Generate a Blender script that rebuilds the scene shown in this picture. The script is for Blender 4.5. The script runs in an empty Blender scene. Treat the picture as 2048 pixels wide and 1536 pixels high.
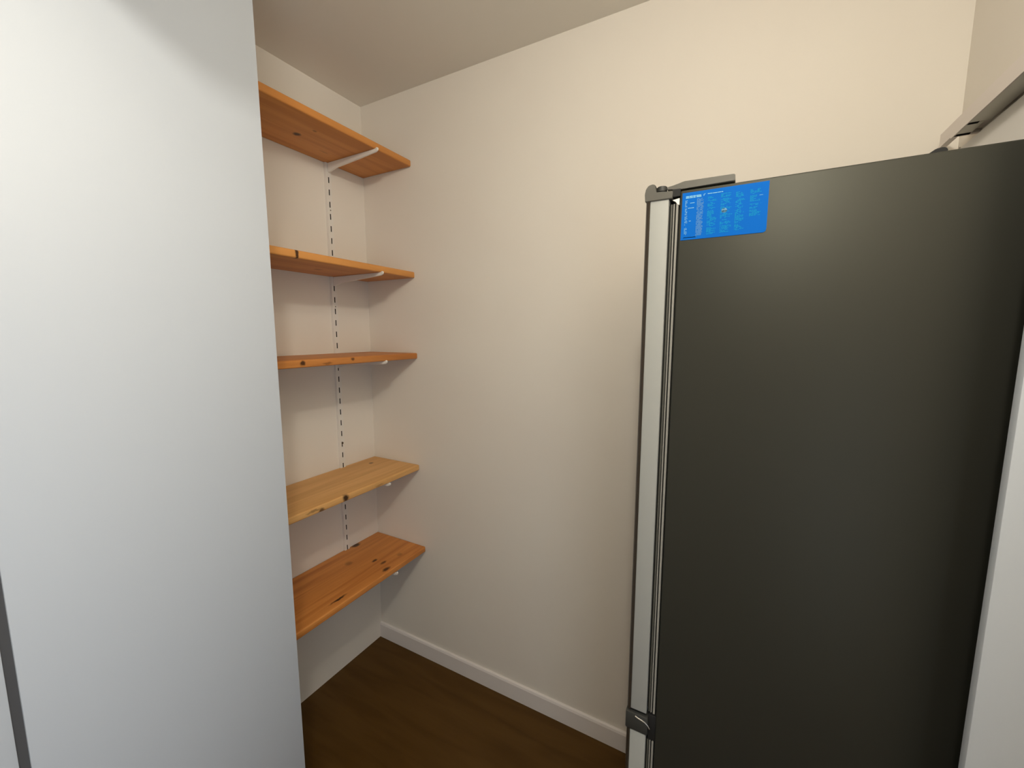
import bpy, bmesh, math, random
from mathutils import Vector, Matrix
random.seed(4)
scene = bpy.context.scene
COL = scene.collection

# ---------------------------------------------------------------- camera
FPX, YAW, PITCH, CAMZ = 828.5, math.radians(28.63), math.radians(-6.993), 1.5536
cam = bpy.data.cameras.new('camera'); camo = bpy.data.objects.new('camera', cam); COL.objects.link(camo)
cam.sensor_fit = 'HORIZONTAL'; cam.sensor_width = 36.0; cam.lens = FPX * 36.0 / 2048.0
cam.clip_start = 0.01
camo.location = (0, 0, CAMZ)
camo.rotation_euler = (math.radians(90) + PITCH, 0, YAW)
scene.camera = camo

# ---------------------------------------------------------------- world, lights, exposure
w = bpy.data.worlds.new('world'); scene.world = w; w.use_nodes = True
w.node_tree.nodes['Background'].inputs[0].default_value = (0.75, 0.86, 1.0, 1)
w.node_tree.nodes['Background'].inputs[1].default_value = 0.3

def lamp(name, kind, loc, energy, col, radius, **kw):
    d = bpy.data.lights.new(name, kind); o = bpy.data.objects.new(name, d); COL.objects.link(o)
    o.location = loc; d.energy = energy; d.color = col; d.shadow_soft_size = radius
    for k, v in kw.items(): setattr(d, k, v)
    return o
# warm white ceiling bulb above the camera, then an added fill point
lamp('overhead_light', 'POINT', (0.03, -0.12, 2.35), 23, (1.0, 0.94, 0.82), 0.04)
lamp('overhead_light', 'POINT', (-0.08, 0.42, 2.42), 4.8, (1.0, 0.94, 0.82), 0.04)  # second point added as fill, no source of its own
# added area light to fill the cabinet, set in an unseen right-wall opening
fill_area = lamp('side_fill', 'AREA', (0.53, -0.45, 1.10), 8.5, (0.78, 0.88, 1.0), 0.1, shape='RECTANGLE', size=1.08, size_y=1.28)
fill_area.rotation_euler = (math.radians(90), 0, math.radians(90))

vs = scene.view_settings
vs.view_transform = 'Standard'; vs.look = 'None'; vs.gamma = 1.0; vs.use_curve_mapping = False
vs.exposure = 0.08

# ---------------------------------------------------------------- materials
def srgb(r, g, b):
    f = lambda c: (c/255/12.92) if c/255 <= .04045 else ((c/255+.055)/1.055)**2.4
    return (f(r), f(g), f(b), 1)

def base_mat(name, col, rough=.6, metal=0.0, spec=.5):
    m = bpy.data.materials.new(name); m.use_nodes = True
    b = m.node_tree.nodes['Principled BSDF']
    b.inputs['Base Color'].default_value = col; b.inputs['Roughness'].default_value = rough
    b.inputs['Metallic'].default_value = metal; b.inputs['Specular IOR Level'].default_value = spec
    return m

def noise_bump(m, scale, strength, dist=.001, tint=None, stretch=None):
    nt = m.node_tree; N = nt.nodes; L = nt.links; b = N['Principled BSDF']
    tc = N.new('ShaderNodeTexCoord'); mp = N.new('ShaderNodeMapping')
    if stretch: mp.inputs['Scale'].default_value = stretch
    n = N.new('ShaderNodeTexNoise'); n.inputs['Scale'].default_value = scale; n.inputs['Detail'].default_value = 4
    bp = N.new('ShaderNodeBump'); bp.inputs['Strength'].default_value = strength; bp.inputs['Distance'].default_value = dist
    L.new(tc.outputs['Object'], mp.inputs[0]); L.new(mp.outputs[0], n.inputs['Vector'])
    L.new(n.outputs[0], bp.inputs['Height']); L.new(bp.outputs[0], b.inputs['Normal'])
    if tint:
        c = b.inputs['Base Color'].default_value[:]
        n2 = N.new('ShaderNodeTexNoise'); n2.inputs['Scale'].default_value = 3.0; n2.inputs['Detail'].default_value = 3
        L.new(mp.outputs[0], n2.inputs['Vector'])
        r = N.new('ShaderNodeValToRGB'); r.color_ramp.elements[0].position = .35; r.color_ramp.elements[1].position = .65
        r.color_ramp.elements[0].color = tint; r.color_ramp.elements[1].color = c
        L.new(n2.outputs[0], r.inputs[0]); L.new(r.outputs[0], b.inputs['Base Color'])
    return m

M = {}
M['wall'] = noise_bump(base_mat('wall_paint', (.80, .75, .675, 1), .75), 140, .12, .0012, tint=(.79, .735, .66, 1))
M['ceiling'] = noise_bump(base_mat('ceiling_paint', (.80, .76, .68, 1), .85), 110, .12, .0012)
M['baseboard'] = base_mat('baseboard_paint', (.80, .75, .72, 1), .45)
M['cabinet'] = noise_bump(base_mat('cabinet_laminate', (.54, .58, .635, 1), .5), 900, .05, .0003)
M['gasket_dark'] = base_mat('dark_seal', (.07, .07, .075, 1), .6)
M['metal_white'] = base_mat('white_enamel', (.84, .80, .74, 1), .4)
M['upright'] = base_mat('upright_enamel', (.79, .755, .70, 1), .5)
M['slot'] = base_mat('slot_shade', (.006, .005, .004, 1), .9, spec=.1)  # near-black stands in for shade inside slots and recesses
M['screw'] = base_mat('screw_steel', (.22, .20, .17, 1), .4, .8)
M['inox'] = noise_bump(base_mat('fridge_grey', (.052, .052, .043, 1), .45, .5, .12), 900, .03, .0002)
M['inox_trim'] = base_mat('fridge_trim_grey', (.10, .095, .08, 1), .45, .2)
M['door_liner'] = noise_bump(base_mat('fridge_door_edge', (.36, .365, .345, 1), .55, 0, .3), 700, .05, .0003)
M['door_skin'] = base_mat('fridge_door_skin', (.055, .042, .03, 1), .35, .4)
M['rib_light'] = base_mat('seal_light', (.30, .29, .26, 1), .5)
M['rib_dim'] = base_mat('seal_dim', (.085, .083, .07, 1), .6)
M['rib_dark'] = base_mat('seal_dark', (.012, .012, .010, 1), .7, 0, .2)
M['plastic_dark'] = base_mat('dark_plastic', (.035, .036, .033, 1), .5)
M['black'] = base_mat('black_rubber', (.006, .006, .006, 1), .7)
M['steel'] = base_mat('bright_steel', (.75, .75, .72, 1), .25, 1)
M['sticker'] = base_mat('sticker_blue', (.0, .128, .55, 1), .6, 0, .1)
M['print_pale'] = base_mat('print_pale_blue', (.22, .52, .74, 1), .6, 0, .1)
M['print_mid'] = base_mat('print_mid_blue', (.006, .27, .56, 1), .6, 0, .1)
M['print_grey'] = base_mat('print_grey', (.16, .36, .55, 1), .6, 0, .1)
M['track'] = noise_bump(base_mat('track_paint', (.80, .73, .68, 1), .5), 300, .05, .0004)
M['track_under'] = base_mat('track_underside', (.86, .83, .74, 1), .6)
M['door'] = base_mat('door_white', (.82, .80, .77, 1), .4)

def floor_mat():
    m = base_mat('oak_laminate', (.08, .03, .005, 1), .5, 0, .2)
    nt = m.node_tree; N = nt.nodes; L = nt.links; b = N['Principled BSDF']
    tc = N.new('ShaderNodeTexCoord'); mp = N.new('ShaderNodeMapping'); mp.inputs['Scale'].default_value = (1.2, 9, 1)
    n = N.new('ShaderNodeTexNoise'); n.inputs['Scale'].default_value = 2.2; n.inputs['Detail'].default_value = 6; n.inputs['Distortion'].default_value = .6
    r = N.new('ShaderNodeValToRGB')
    r.color_ramp.elements[0].position = .3; r.color_ramp.elements[0].color = (.072, .033, .004, 1)
    r.color_ramp.elements[1].position = .72; r.color_ramp.elements[1].color = (.105, .052, .010, 1)
    L.new(tc.outputs['Object'], mp.inputs[0]); L.new(mp.outputs[0], n.inputs['Vector'])
    L.new(n.outputs[0], r.inputs[0]); L.new(r.outputs[0], b.inputs['Base Color'])
    return m
M['floor'] = floor_mat()

def pine_mat(name, seed, knots, light, dark):
    """stained pine: grain along the board (y); knots = (x, y, z, rx, ry, rz, strength) in metres"""
    m = base_mat(name, light, .5, spec=.35)
    nt = m.node_tree; N = nt.nodes; L = nt.links; b = N['Principled BSDF']
    tc = N.new('ShaderNodeTexCoord')
    mp = N.new('ShaderNodeMapping'); mp.inputs['Scale'].default_value = (26, 1.6, 26); mp.inputs['Location'].default_value = (seed*3.1, seed*1.7, seed)
    L.new(tc.outputs['Object'], mp.inputs[0])
    n = N.new('ShaderNodeTexNoise'); n.inputs['Scale'].default_value = 1.0; n.inputs['Detail'].default_value = 5; n.inputs['Distortion'].default_value = .9
    L.new(mp.outputs[0], n.inputs['Vector'])
    r = N.new('ShaderNodeValToRGB')
    r.color_ramp.elements[0].position = .36; r.color_ramp.elements[0].color = dark
    r.color_ramp.elements[1].position = .62; r.color_ramp.elements[1].color = light
    L.new(n.outputs[0], r.inputs[0])
    col = r.outputs[0]
    wob = N.new('ShaderNodeTexNoise'); wob.inputs['Scale'].default_value = 55; wob.inputs['Detail'].default_value = 3
    L.new(tc.outputs['Object'], wob.inputs['Vector'])
    sc = N.new('ShaderNodeVectorMath'); sc.operation = 'MULTIPLY_ADD'
    sc.inputs[1].default_value = (.012, .012, .012); sc.inputs[2].default_value = (-.006, -.006, -.006)
    L.new(wob.outputs['Color'], sc.inputs[0])
    ad = N.new('ShaderNodeVectorMath'); ad.operation = 'ADD'
    L.new(tc.outputs['Object'], ad.inputs[0]); L.new(sc.outputs[0], ad.inputs[1])
    for (x, y, z, rx, ry, rz, s) in knots:
        su = N.new('ShaderNodeVectorMath'); su.operation = 'SUBTRACT'; su.inputs[1].default_value = (x, y, z)
        L.new(ad.outputs[0], su.inputs[0])
        dv = N.new('ShaderNodeVectorMath'); dv.operation = 'DIVIDE'; dv.inputs[1].default_value = (rx, ry, rz)
        L.new(su.outputs[0], dv.inputs[0])
        ln = N.new('ShaderNodeVectorMath'); ln.operation = 'LENGTH'; L.new(dv.outputs[0], ln.inputs[0])
        mr = N.new('ShaderNodeMapRange'); mr.inputs['From Min'].default_value = .55; mr.inputs['From Max'].default_value = 1.25
        mr.inputs['To Min'].default_value = s; mr.inputs['To Max'].default_value = 0
        L.new(ln.outputs['Value'], mr.inputs['Value'])
        mx = N.new('ShaderNodeMixRGB'); mx.inputs['Color2'].default_value = srgb(48, 22, 6)
        L.new(mr.outputs[0], mx.inputs['Fac']); L.new(col, mx.inputs['Color1']); col = mx.outputs[0]
    L.new(col, b.inputs['Base Color'])
    bp = N.new('ShaderNodeBump'); bp.inputs['Strength'].default_value = .15; bp.inputs['Distance'].default_value = .0006
    L.new(n.outputs[0], bp.inputs['Height']); L.new(bp.outputs[0], b.inputs['Normal'])
    return m

# ---------------------------------------------------------------- mesh helpers (world coordinates in, object space out)
def bx(bm, x0, x1, y0, y1, z0, z1):
    v = [bm.verts.new((x, y, z)) for x in (x0, x1) for y in (y0, y1) for z in (z0, z1)]
    for f in ((0,1,3,2), (4,6,7,5), (0,4,5,1), (2,3,7,6), (0,2,6,4), (1,5,7,3)):
        bm.faces.new([v[i] for i in f])
def box(x0, x1, y0, y1, z0, z1, bev=0, seg=2):
    bm = bmesh.new(); bx(bm, x0, x1, y0, y1, z0, z1)
    if bev: bmesh.ops.bevel(bm, geom=bm.edges[:], offset=bev, segments=seg, profile=.5, affect='EDGES')
    return bm
def cyl(p, axis, r, h, seg=20, bev=0):
    bm = bmesh.new()
    bmesh.ops.create_cone(bm, cap_ends=True, segments=seg, radius1=r, radius2=r, depth=h)
    if bev:
        e = [e for e in bm.edges if abs(e.verts[0].co.z - e.verts[1].co.z) < 1e-6]
        bmesh.ops.bevel(bm, geom=e, offset=bev, segments=2, affect='EDGES')
    rot = {'z': Matrix.Identity(4), 'x': Matrix.Rotation(math.pi/2, 4, 'Y'), 'y': Matrix.Rotation(math.pi/2, 4, 'X')}[axis]
    bm.transform(Matrix.Translation(p) @ rot); return bm
def prism(pts, axis, a, b, bev=0):
    """polygon pts extruded along axis from a to b; pts are the two other coordinates in xyz order"""
    bm = bmesh.new()
    def P(q, t): return {'x': (t, q[0], q[1]), 'y': (q[0], t, q[1]), 'z': (q[0], q[1], t)}[axis]
    A = [bm.verts.new(P(q, a)) for q in pts]; B = [bm.verts.new(P(q, b)) for q in pts]
    bm.faces.new(A); bm.faces.new(B[::-1]); n = len(pts)
    for i in range(n): bm.faces.new((A[i], B[i], B[(i+1) % n], A[(i+1) % n]))
    if bev: bmesh.ops.bevel(bm, geom=bm.edges[:], offset=bev, segments=2, affect='EDGES')
    return bm
def tube(pts, r, seg=8):
    bm = bmesh.new(); rings = []
    for i, p in enumerate(pts):
        p = Vector(p); t = (Vector(pts[min(i+1, len(pts)-1)]) - Vector(pts[max(i-1, 0)])).normalized()
        u = t.orthogonal().normalized() if i == 0 else (u - t*u.dot(t)).normalized()
        v = t.cross(u)
        rings.append([bm.verts.new(p + r*(math.cos(2*math.pi*k/seg)*u + math.sin(2*math.pi*k/seg)*v)) for k in range(seg)])
    for a, b in zip(rings, rings[1:]):
        for k in range(seg): bm.faces.new((a[k], a[(k+1) % seg], b[(k+1) % seg], b[k]))
    bm.faces.new(rings[0][::-1]); bm.faces.new(rings[-1]); return bm

def origin_of(o):
    v = Vector(o.location)
    while o.parent: o = o.parent; v += Vector(o.location)
    return v
def obj(name, bm, mat, parent=None, at=None, smooth=True):
    base = origin_of(parent) if parent else Vector((0, 0, 0))
    at = Vector(at) if at is not None else base
    bmesh.ops.recalc_face_normals(bm, faces=bm.faces[:])
    bm.transform(Matrix.Translation(-at))
    me = bpy.data.meshes.new(name); bm.to_mesh(me); bm.free()
    me.materials.append(M[mat] if isinstance(mat, str) else mat)
    if smooth:
        me.polygons.foreach_set('use_smooth', [True]*len(me.polygons)); me.set_sharp_from_angle(angle=math.radians(35))
    o = bpy.data.objects.new(name, me); COL.objects.link(o)
    if parent: o.parent = parent
    o.location = at - base
    return o
def tag(o, label, cat, group=None):
    o['label'] = label; o['category'] = cat
    if group: o['group'] = group
    return o
def thing(name, label, cat, loc, group=None):
    o = bpy.data.objects.new(name, None); COL.objects.link(o); o.location = loc; o.empty_display_size = .05
    return tag(o, label, cat, group)
def struct(name, bm, mat, label, parent=None):
    o = obj(name, bm, mat, parent, smooth=False)
    if not parent: o['kind'] = 'structure'; o['label'] = label
    return o

# ---------------------------------------------------------------- the setting
H, XA, YB, XR, YN, YK, CX0 = 2.55, -1.5378, 1.4115, 0.425, 0.75, -2.4, -.998
T = .12
struct('floor', box(XA-T, XR+T, YK-T, YB+T, -.1, 0), 'floor', 'brown wood laminate floor of the pantry')
struct('ceiling', box(XA-T, XR+T, YK-T, YB+T, H, H+.1), 'ceiling', 'plain off-white pantry ceiling')
struct('wall_left', box(XA-T, XA, YK-T, YB+T, 0, H), 'wall', 'off-white wall behind the pine shelves')
struct('wall_back', box(XA, XR, YB, YB+T, 0, H), 'wall', 'large cream wall between shelves and refrigerator')
WY0, WY1, WZ0, WZ1 = -1.00, .10, .45, 1.75       # unseen opening added for the fill light beside the camera
bm = bmesh.new()
bx(bm, XR, XR+T, WY1, YB+T, 0, H); bx(bm, XR, XR+T, YK-T, WY0, 0, H)
bx(bm, XR, XR+T, WY0, WY1, 0, WZ0); bx(bm, XR, XR+T, WY0, WY1, WZ1, H)
struct('wall_right', bm, 'wall', 'white wall with a door track behind the refrigerator')
struct('shade_beam', box(CX0, -.46, .185, .25, 2.215, H, .002), 'wall', 'added unseen beam end shading the white cabinet')  # beam stub added out of view to cast the cabinet shadow
struct('wall_front', box(XA, XR, YK-T, YK, 0, H), 'wall', 'wall behind the camera')
# baseboard of the back wall with a small rounded top
bb = prism([(YB, 0), (YB-.012, 0), (YB-.012, .068), (YB-.009, .076), (YB-.004, .078), (YB, .078)], 'x', XA, XR)
struct('baseboard_back', bb, 'baseboard', 'white skirting board along the back wall')

# ---------------------------------------------------------------- tall white cabinet at left
CX, CY0, CY1, CT = -1.0, .1505, .621, 2.45
c = thing('tall_cabinet', 'tall plain white cabinet side panel filling the left of the view', 'cabinet', (-1.27, .40, 0))
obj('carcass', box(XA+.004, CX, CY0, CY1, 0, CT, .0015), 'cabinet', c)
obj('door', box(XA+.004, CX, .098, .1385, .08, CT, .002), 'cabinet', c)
s = obj('door_seal', box(XA+.02, CX-.004, .1385, CY0, .08, CT-.01), 'gasket_dark', c); s['label'] = 'dark grey seal strip in the door gap'

# white board standing at the near end of the refrigerator
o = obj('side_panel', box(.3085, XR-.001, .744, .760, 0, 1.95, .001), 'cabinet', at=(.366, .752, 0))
tag(o, 'narrow white board panel at lower right, partly covering the refrigerator', 'panel')

# ---------------------------------------------------------------- slotted upright and five shelves with brackets
UY, UW, UD = 1.2165, .0125, .0125          # centre, half width, depth
UZ0, UZ1 = .515, 2.262
PITCH_S, SLOT_H, SLOT_W = .0486, .0235, .0027
up = thing('slotted_upright', 'white slotted metal wall upright carrying the shelf brackets', 'shelf upright', (XA, UY, UZ0))
xf = XA + UD
zs = []
z = 2.132 + PITCH_S
while z - SLOT_H/2 > UZ0 + .02: zs.append(z); z -= PITCH_S
zs = [q for q in zs if q + SLOT_H/2 < UZ1 - .01]
bm = bmesh.new(); tk = .0016
bx(bm, XA, xf, UY-UW, UY-UW+tk, UZ0, UZ1); bx(bm, XA, xf, UY+UW-tk, UY+UW, UZ0, UZ1)     # flanges
bx(bm, xf-tk, xf, UY-UW+tk, UY-SLOT_W, UZ0, UZ1); bx(bm, xf-tk, xf, UY+SLOT_W, UY+UW-tk, UZ0, UZ1)
top = UZ1
for q in zs:
    bx(bm, xf-tk, xf, UY-SLOT_W, UY+SLOT_W, q+SLOT_H/2, top); top = q-SLOT_H/2
bx(bm, xf-tk, xf, UY-SLOT_W, UY+SLOT_W, UZ0, top)
obj('channel', bm, 'upright', up, smooth=False)
s0 = None
for q in zs:  # black backings put the inner shade of each slot into colour
    if s0 is None:
        s0 = obj('slot', box(xf-.004, xf-.0012, UY-SLOT_W-.0004, UY+SLOT_W+.0004, q-SLOT_H/2, q+SLOT_H/2), 'slot', up, at=(xf, UY, q), smooth=False)
        s0['label'] = 'dark backing painted as slot shade'
    else:
        o = s0.copy(); COL.objects.link(o); o.parent = up; o.location = Vector((xf, UY, q)) - up.location
for q in (2.061, 1.666, 1.068):
    r_ = .0055 if q < 1.2 else .0026
    sc_ = obj('screw', cyl((xf+.0006, UY+.001, q), 'x', r_, .0016, 16, .0004), 'screw', up)
    if q < 1.2: obj('screw_recess', cyl((xf+.0014, UY+.001, q), 'x', .003, .0006, 12), 'slot', sc_)

ZT = [2.273, 1.816, 1.467, .956, .566]
SD = [.285, .289, .292, .285, .309]
TH = .0255; SY0 = .645
zc = lambda i: ZT[i]
KN = [  # x, y, z, rx, ry, rz, strength (world)
 [(-1.407, 1.0, 2.2475, .013, .014, .012, .9), (-1.332, 1.016, 2.2475, .006, .008, .01, .45), (-1.45, 1.14, 2.2475, .006, .02, .01, .25)],
 [(-1.250, .863, 1.805, .02, .006, .03, .95), (-1.40, 1.05, 1.79, .014, .016, .01, .4)],
 [(-1.246, .858, 1.456, .01, .010, .008, .9), (-1.246, 1.058, 1.458, .01, .008, .006, .8), (-1.246, .95, 1.45, .01, .02, .004, .5)],
 [(-1.253, 1.003, .943, .016, .012, .016, .95), (-1.253, .90, .936, .012, .012, .008, .8), (-1.253, .87, .945, .006, .03, .004, .5),
  (-1.466, 1.321, .956, .008, .011, .01, .8), (-1.27, 1.17, .938, .02, .03, .007, .55)],
 [(-1.523, 1.262, .566, .016, .022, .02, .95), (-1.345, 1.209, .566, .008, .014, .01, .9), (-1.299, 1.216, .566, .008, .016, .01, .75),
  (-1.250, 1.184, .566, .011, .02, .01, .9), (-1.259, .952, .566, .0055, .036, .01, .97), (-1.425, 1.138, .566, .016, .016, .01, .4),
  (-1.285, 1.299, .566, .012, .014, .01, .3), (-1.40, .80, .566, .014, .016, .01, .6)],
]
LAB = ['top pine shelf just below the ceiling, seen from underneath',
       'second pine shelf from the top, dark knot on its front edge',
       'middle pine shelf at eye level, seen edge on',
       'fourth pine shelf from the top, smooth plain top face showing',
       'lowest pine shelf above the floor, top marked by dark knots']
BL = ['white metal bracket under the top pine shelf', 'white metal bracket under the second pine shelf from the top',
      'white metal bracket under the middle pine shelf', 'white metal bracket under the fourth pine shelf from the top',
      'white metal bracket under the lowest pine shelf']
TONE = [((.66, .285, .072, 1), (.55, .215, .048, 1)), ((.68, .30, .078, 1), (.56, .222, .05, 1)), ((.62, .25, .06, 1), (.48, .168, .038, 1)),
        ((.76, .43, .16, 1), (.65, .345, .115, 1)), ((.68, .275, .066, 1), (.51, .175, .036, 1))]
for i, zt in enumerate(ZT):
    xs = XA + SD[i]
    at = Vector(((XA+xs)/2, (SY0+YB)/2, zt-TH))
    kn = [(k[0]-at.x, k[1]-at.y, k[2]-at.z) + tuple(k[3:]) for k in KN[i]]
    mt = pine_mat('stained_pine', i*2.37+.6, kn, *TONE[i])
    o = obj('pine_shelf', box(XA+.0005, xs, SY0, YB-.0015, zt-TH, zt, .005, 4), mt, at=at)
    tag(o, LAB[i], 'shelf', 'pine wall shelves')
    # bracket: hooked back plate, tapering arm, upturned nose under the front edge
    zu = zt - TH; x0 = xf + .0006; xt = xs + .012
    arm = [(x0, zu-.0006), (xs-.010, zu-.0006), (xs+.003, zu-.0006), (xs+.004, zu+.0035), (xs+.008, zu+.0045), (xt, zu+.001), (xt-.002, zu-.006),
           (xt-.010, zu-.011), (xs-.09, zu-.018), (x0+.05, zu-.027), (x0+.012, zu-.036), (x0, zu-.038)]
    b = thing('shelf_bracket', BL[i], 'shelf bracket', (x0, UY, zu-.038), 'white shelf brackets')
    obj('arm', prism(arm, 'y', UY-.0038, UY+.0038, .001), 'metal_white', b)
    for dz in (-.010, -.030):
        obj('hook', box(XA+.009, x0+.002, UY-.0014, UY+.0014, zu+dz-.004, zu+dz+.004), 'metal_white', b)

# ---------------------------------------------------------------- refrigerator
FX0, FX1, FY0, FY1, FT = -.1085, .398, .83, 1.375, 1.8075
fr = thing('refrigerator', 'tall dark grey refrigerator with a blue sticker on its side', 'refrigerator', (.12, 1.1, 0))
obj('body', box(FX0, FX1, FY0, FY1, .025, FT, .003, 3), 'inox', fr)
for fx in (FX0+.05, FX1-.05):
    for fy in (FY0+.05, FY1-.05): obj('foot', cyl((fx, fy, .0125), 'z', .02, .025), 'plastic_dark', fr)
def fridge_door(z0, z1, lab):
    # liner core (pale edge) with a dark wrapped front skin
    d = obj('door', box(-.1605, -.1275, FY0+.0005, FY1, z0, z1, .0015), 'door_liner', fr); d['label'] = lab
    sk = prism([(-.1605, FY0+.0005), (-.1625, FY0-.0015), (-.166, FY0+.0005), (-.1685, FY0+.006), (-.170, FY0+.03), (-.170, FY1-.03), (-.1685, FY1-.006), (-.166, FY1-.0005), (-.1605, FY1)], 'z', z0-.001, z1+.001)
    obj('front_skin', sk, 'door_skin', d)
    # folded magnetic seal: three dark grooves between thin pale ribs
    obj('seal', box(-.1275, FX0, FY0+.008, FY1-.006, z0+.012, z1-.012), 'rib_dark', d)
    for x_, wd, dp, mt in ((-.1228, .0016, .0045, 'rib_dim'), (-.1186, .0012, .0035, 'rib_light'), (-.1130, .0019, .002, 'rib_light')):
        g = prism([(x_-wd, FY0+.009), (x_-wd, FY0+dp+.0008), (x_-wd*.5, FY0+dp), (x_+wd*.5, FY0+dp), (x_+wd, FY0+dp+.0008), (x_+wd, FY0+.009)], 'z', z0+.006, z1-.010)
        obj('seal_rib', g, mt, d)
    return d
ud = fridge_door(.748, 1.797, 'upper refrigerator door, pale edge with dark front skin')
ld = fridge_door(.06, .697, 'lower freezer door, pale edge with dark front skin')
obj('seal_corner', prism([(-.1215, 1.7935), (-.1095, 1.7955), (-.1095, 1.784), (-.1125, 1.785), (-.116, 1.790)], 'y', FY0+.0015, FY0+.01), 'metal_white', ud)
# upper door top cap with raised corner, hinge pin, hinge arm and long cover
cap = prism([(-.1695, 1.796), (-.1215, 1.796), (-.1215, 1.8095), (-.1505, 1.8095), (-.1515, 1.823), (-.156, 1.826), (-.164, 1.8245), (-.1685, 1.819), (-.1705, 1.810)], 'y', FY0-.002, FY1, .001)
obj('top_cap', cap, 'inox_trim', ud)
hg = obj('hinge_cover', prism([(-.132, 1.8135), (-.1085, 1.8115), (-.0225, 1.8115), (-.0225, 1.8235), (-.104, 1.8245), (-.116, 1.821), (-.132, 1.8185)], 'y', FY0+.004, FY0+.06, .0012), 'inox_trim', fr)
obj('hinge_boss', cyl((-.1425, FY0+.014, 1.8175), 'z', .0095, .0105, 24, .0015), 'plastic_dark', hg)
obj('hinge_pin', cyl((-.1425, FY0+.014, 1.812), 'z', .003, .008, 14), 'steel', hg)
obj('hinge_recess', box(-.1225, -.1087, FY0+.0035, FY0+.05, 1.800, 1.8125), 'black', hg)
# mid hinge between the doors
mh = obj('middle_hinge', box(-.1705, -.1235, FY0-.0015, FY0+.10, .6985, .7395, .003), 'plastic_dark', fr)
obj('hinge_block', box(-.1238, FX0+.001, FY0+.003, FY0+.08, .690, .748, .001), 'black', mh)
pts = [(-.150, FY0-.0016, .7345), (-.143, FY0-.002, .7325), (-.136, FY0-.0024, .7315), (-.129, FY0-.0024, .7295), (-.1235, FY0-.0022, .7255), (-.1195, FY0-.0016, .7185)]
obj('hinge_pin', tube(pts, .0014), 'steel', mh)
# black plug on the top plate
pl = prism([(.218, 1.8065), (.222, 1.8095), (.232, 1.8165), (.240, 1.8175), (.2445, 1.815), (.245, 1.8065)], 'y', .845, .885, .001)
o = obj('top_plug', pl, 'black', fr); o['label'] = 'small black plug on the top'
# blue sticker with rows of fine print
SX0, SX1, SZ0, SZ1 = -.1045, .0285, 1.7205, 1.8020
ys = FY0 - .0006
stp = [(SX0, SZ0), (SX1-.004, SZ0), (SX1-.001, SZ0+.002), (SX1, SZ0+.006), (SX1, SZ1), (SX0, SZ1)]
st = obj('sticker', prism(stp, 'y', ys, FY0+.0002), 'sticker', fr, smooth=False); st['label'] = 'blue printed sticker'
def printed(name, rects, mat):
    bm = bmesh.new()
    for (u0, u1, v0, v1) in rects:      # u,v in 0..1 of the sticker, v from the top
        x0, x1 = SX0+(SX1-SX0)*u0, SX0+(SX1-SX0)*u1; za, zb = SZ1-(SZ1-SZ0)*v0, SZ1-(SZ1-SZ0)*v1
        vv = [bm.verts.new(p) for p in ((x0, ys-.0002, za), (x1, ys-.0002, za), (x1, ys-.0002, zb), (x0, ys-.0002, zb))]
        bm.faces.new(vv)
    o = obj(name, bm, mat, st, smooth=False); o['kind'] = 'stuff'; return o
def words(u0, u1, v, h, dens=.8, wl=(.008, .03)):
    out = []; u = u0
    while u < u1:
        l = min(random.uniform(*wl), u1-u)
        if random.random() < dens: out.append((u, u+l, v, v+h))
        u += l + .005
    return out
R1 = []
for v in (.075, .103): R1 += words(.045, .235 if v < .1 else .165, v, .020, 1, (.03, .06))
R1 += [(.175, .235, .100, .122), (.262, .268, .075, .115), (.272, .282, .07, .085)]
R1 += words(.31, .49, .075, .014, 1, (.03, .06))
R1 += [(.10, .155, .222, .234), (.075, .15, .325, .337), (.095, .12, .60, .610), (.90, .94, .25, .257)]
for k in range(10): R1 += words(.035, .035+random.uniform(.03, .16), .945, .012, .8)
printed('headline_print', R1, 'print_pale')
R2 = []
v = .165
while v < .90:
    R2 += words(.04, random.choice((.06, .07, .075)), v, .011, .75, (.006, .014)); v += .021
printed('index_print', R2, 'print_pale')
R3 = []
v = .155
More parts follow.
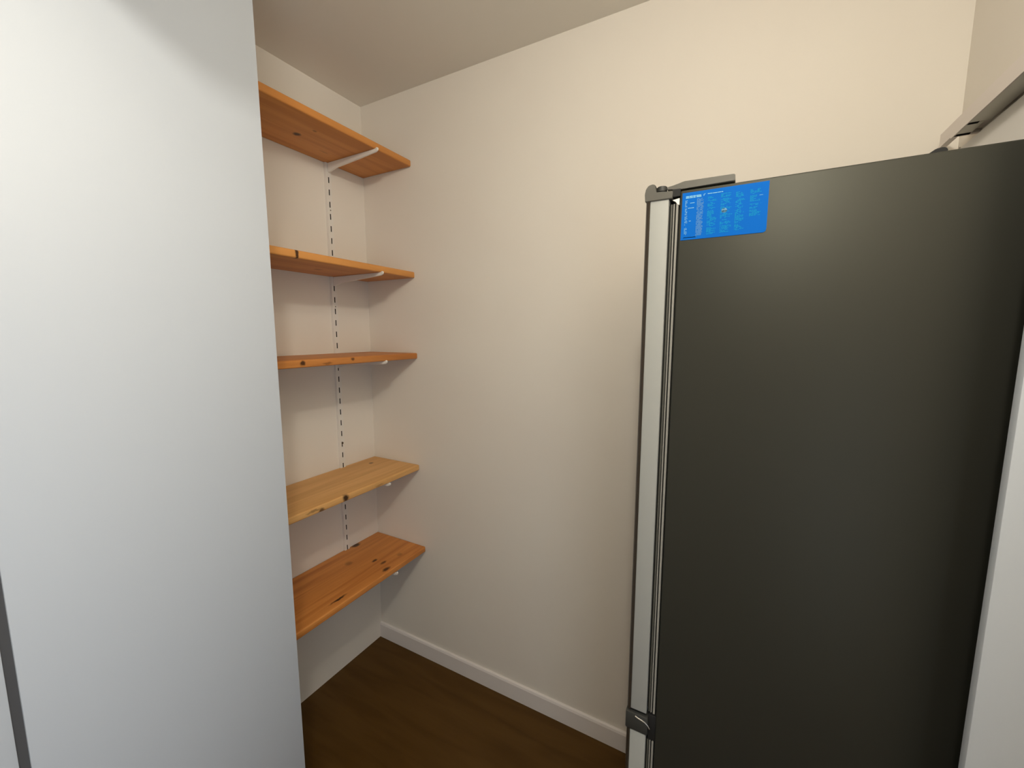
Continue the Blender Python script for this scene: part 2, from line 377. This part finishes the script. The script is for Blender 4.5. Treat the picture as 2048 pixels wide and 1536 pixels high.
while v < .92:
    R3 += words(.185, random.uniform(.245, .27), v, .0095, .9, (.006, .012)); v += .0185
printed('code_print', R3, 'print_grey')
R4 = []
for (u0, u1, va, vb, d) in ((.315, .43, .15, .92, .8), (.47, .61, .12, .93, .8), (.64, .75, .13, .90, .75), (.80, .93, .12, .64, .8)):
    v = va
    while v < vb:
        if random.random() < .86: R4 += words(u0, u0+(u1-u0)*random.uniform(.45, 1), v, .0135, d)
        v += .0205
printed('column_print', R4, 'print_mid')
oval = []
for k in range(7):
    a = (k-3)/3.6; hw = .033*math.sqrt(max(0, 1-a*a)); oval.append((.515-hw, .515+hw, .46+a*.045, .46+a*.045+.0135))
printed('emblem_print', oval, 'print_grey')

# ---------------------------------------------------------------- sliding-door track and door leaf on the right wall
tr = thing('door_track', 'pale sliding door track with painted dark gaps high on right wall', 'door track', (XR, 1.06, 1.977))
TX = .381
bm = bmesh.new(); bx(bm, TX, XR, YN+.01, 1.312, 1.986, 2.009); bx(bm, TX, TX+.012, 1.312, 1.372, 1.980, 2.009)
obj('rail', bm, 'track', tr, smooth=False)
obj('lip', box(TX, TX+.003, YN+.01, 1.312, 1.977, 1.986), 'track', tr)
obj('channel', box(TX+.003, XR-.010, YN+.01, 1.2345, 1.9775, 1.986), 'track_under', tr)
obj('end_stop', box(TX+.003, XR-.016, 1.2425, 1.2955, 1.9785, 1.986, .001), 'track_under', tr)
obj('gap_shade', box(TX+.002, XR-.018, 1.2955, 1.3015, 1.9768, 1.986), 'slot', tr, smooth=False)  # flush dark strips stand in for shade in the track gaps
obj('gap_shade', box(TX+.002, XR-.026, 1.2340, 1.2430, 1.9768, 1.986), 'slot', tr, smooth=False)
obj('end_cap', box(TX+.003, XR-.002, 1.3005, 1.312, 1.979, 1.986, .001), 'track', tr)
d1 = struct('door_1', box(.4115, XR, YN+.02, 1.3585, .01, 1.968, .001), 'door', 'white sliding door leaf below the track')
obj('edge_strip', box(.4095, .4125, 1.3545, 1.3595, .01, 1.970), 'metal_white', d1)
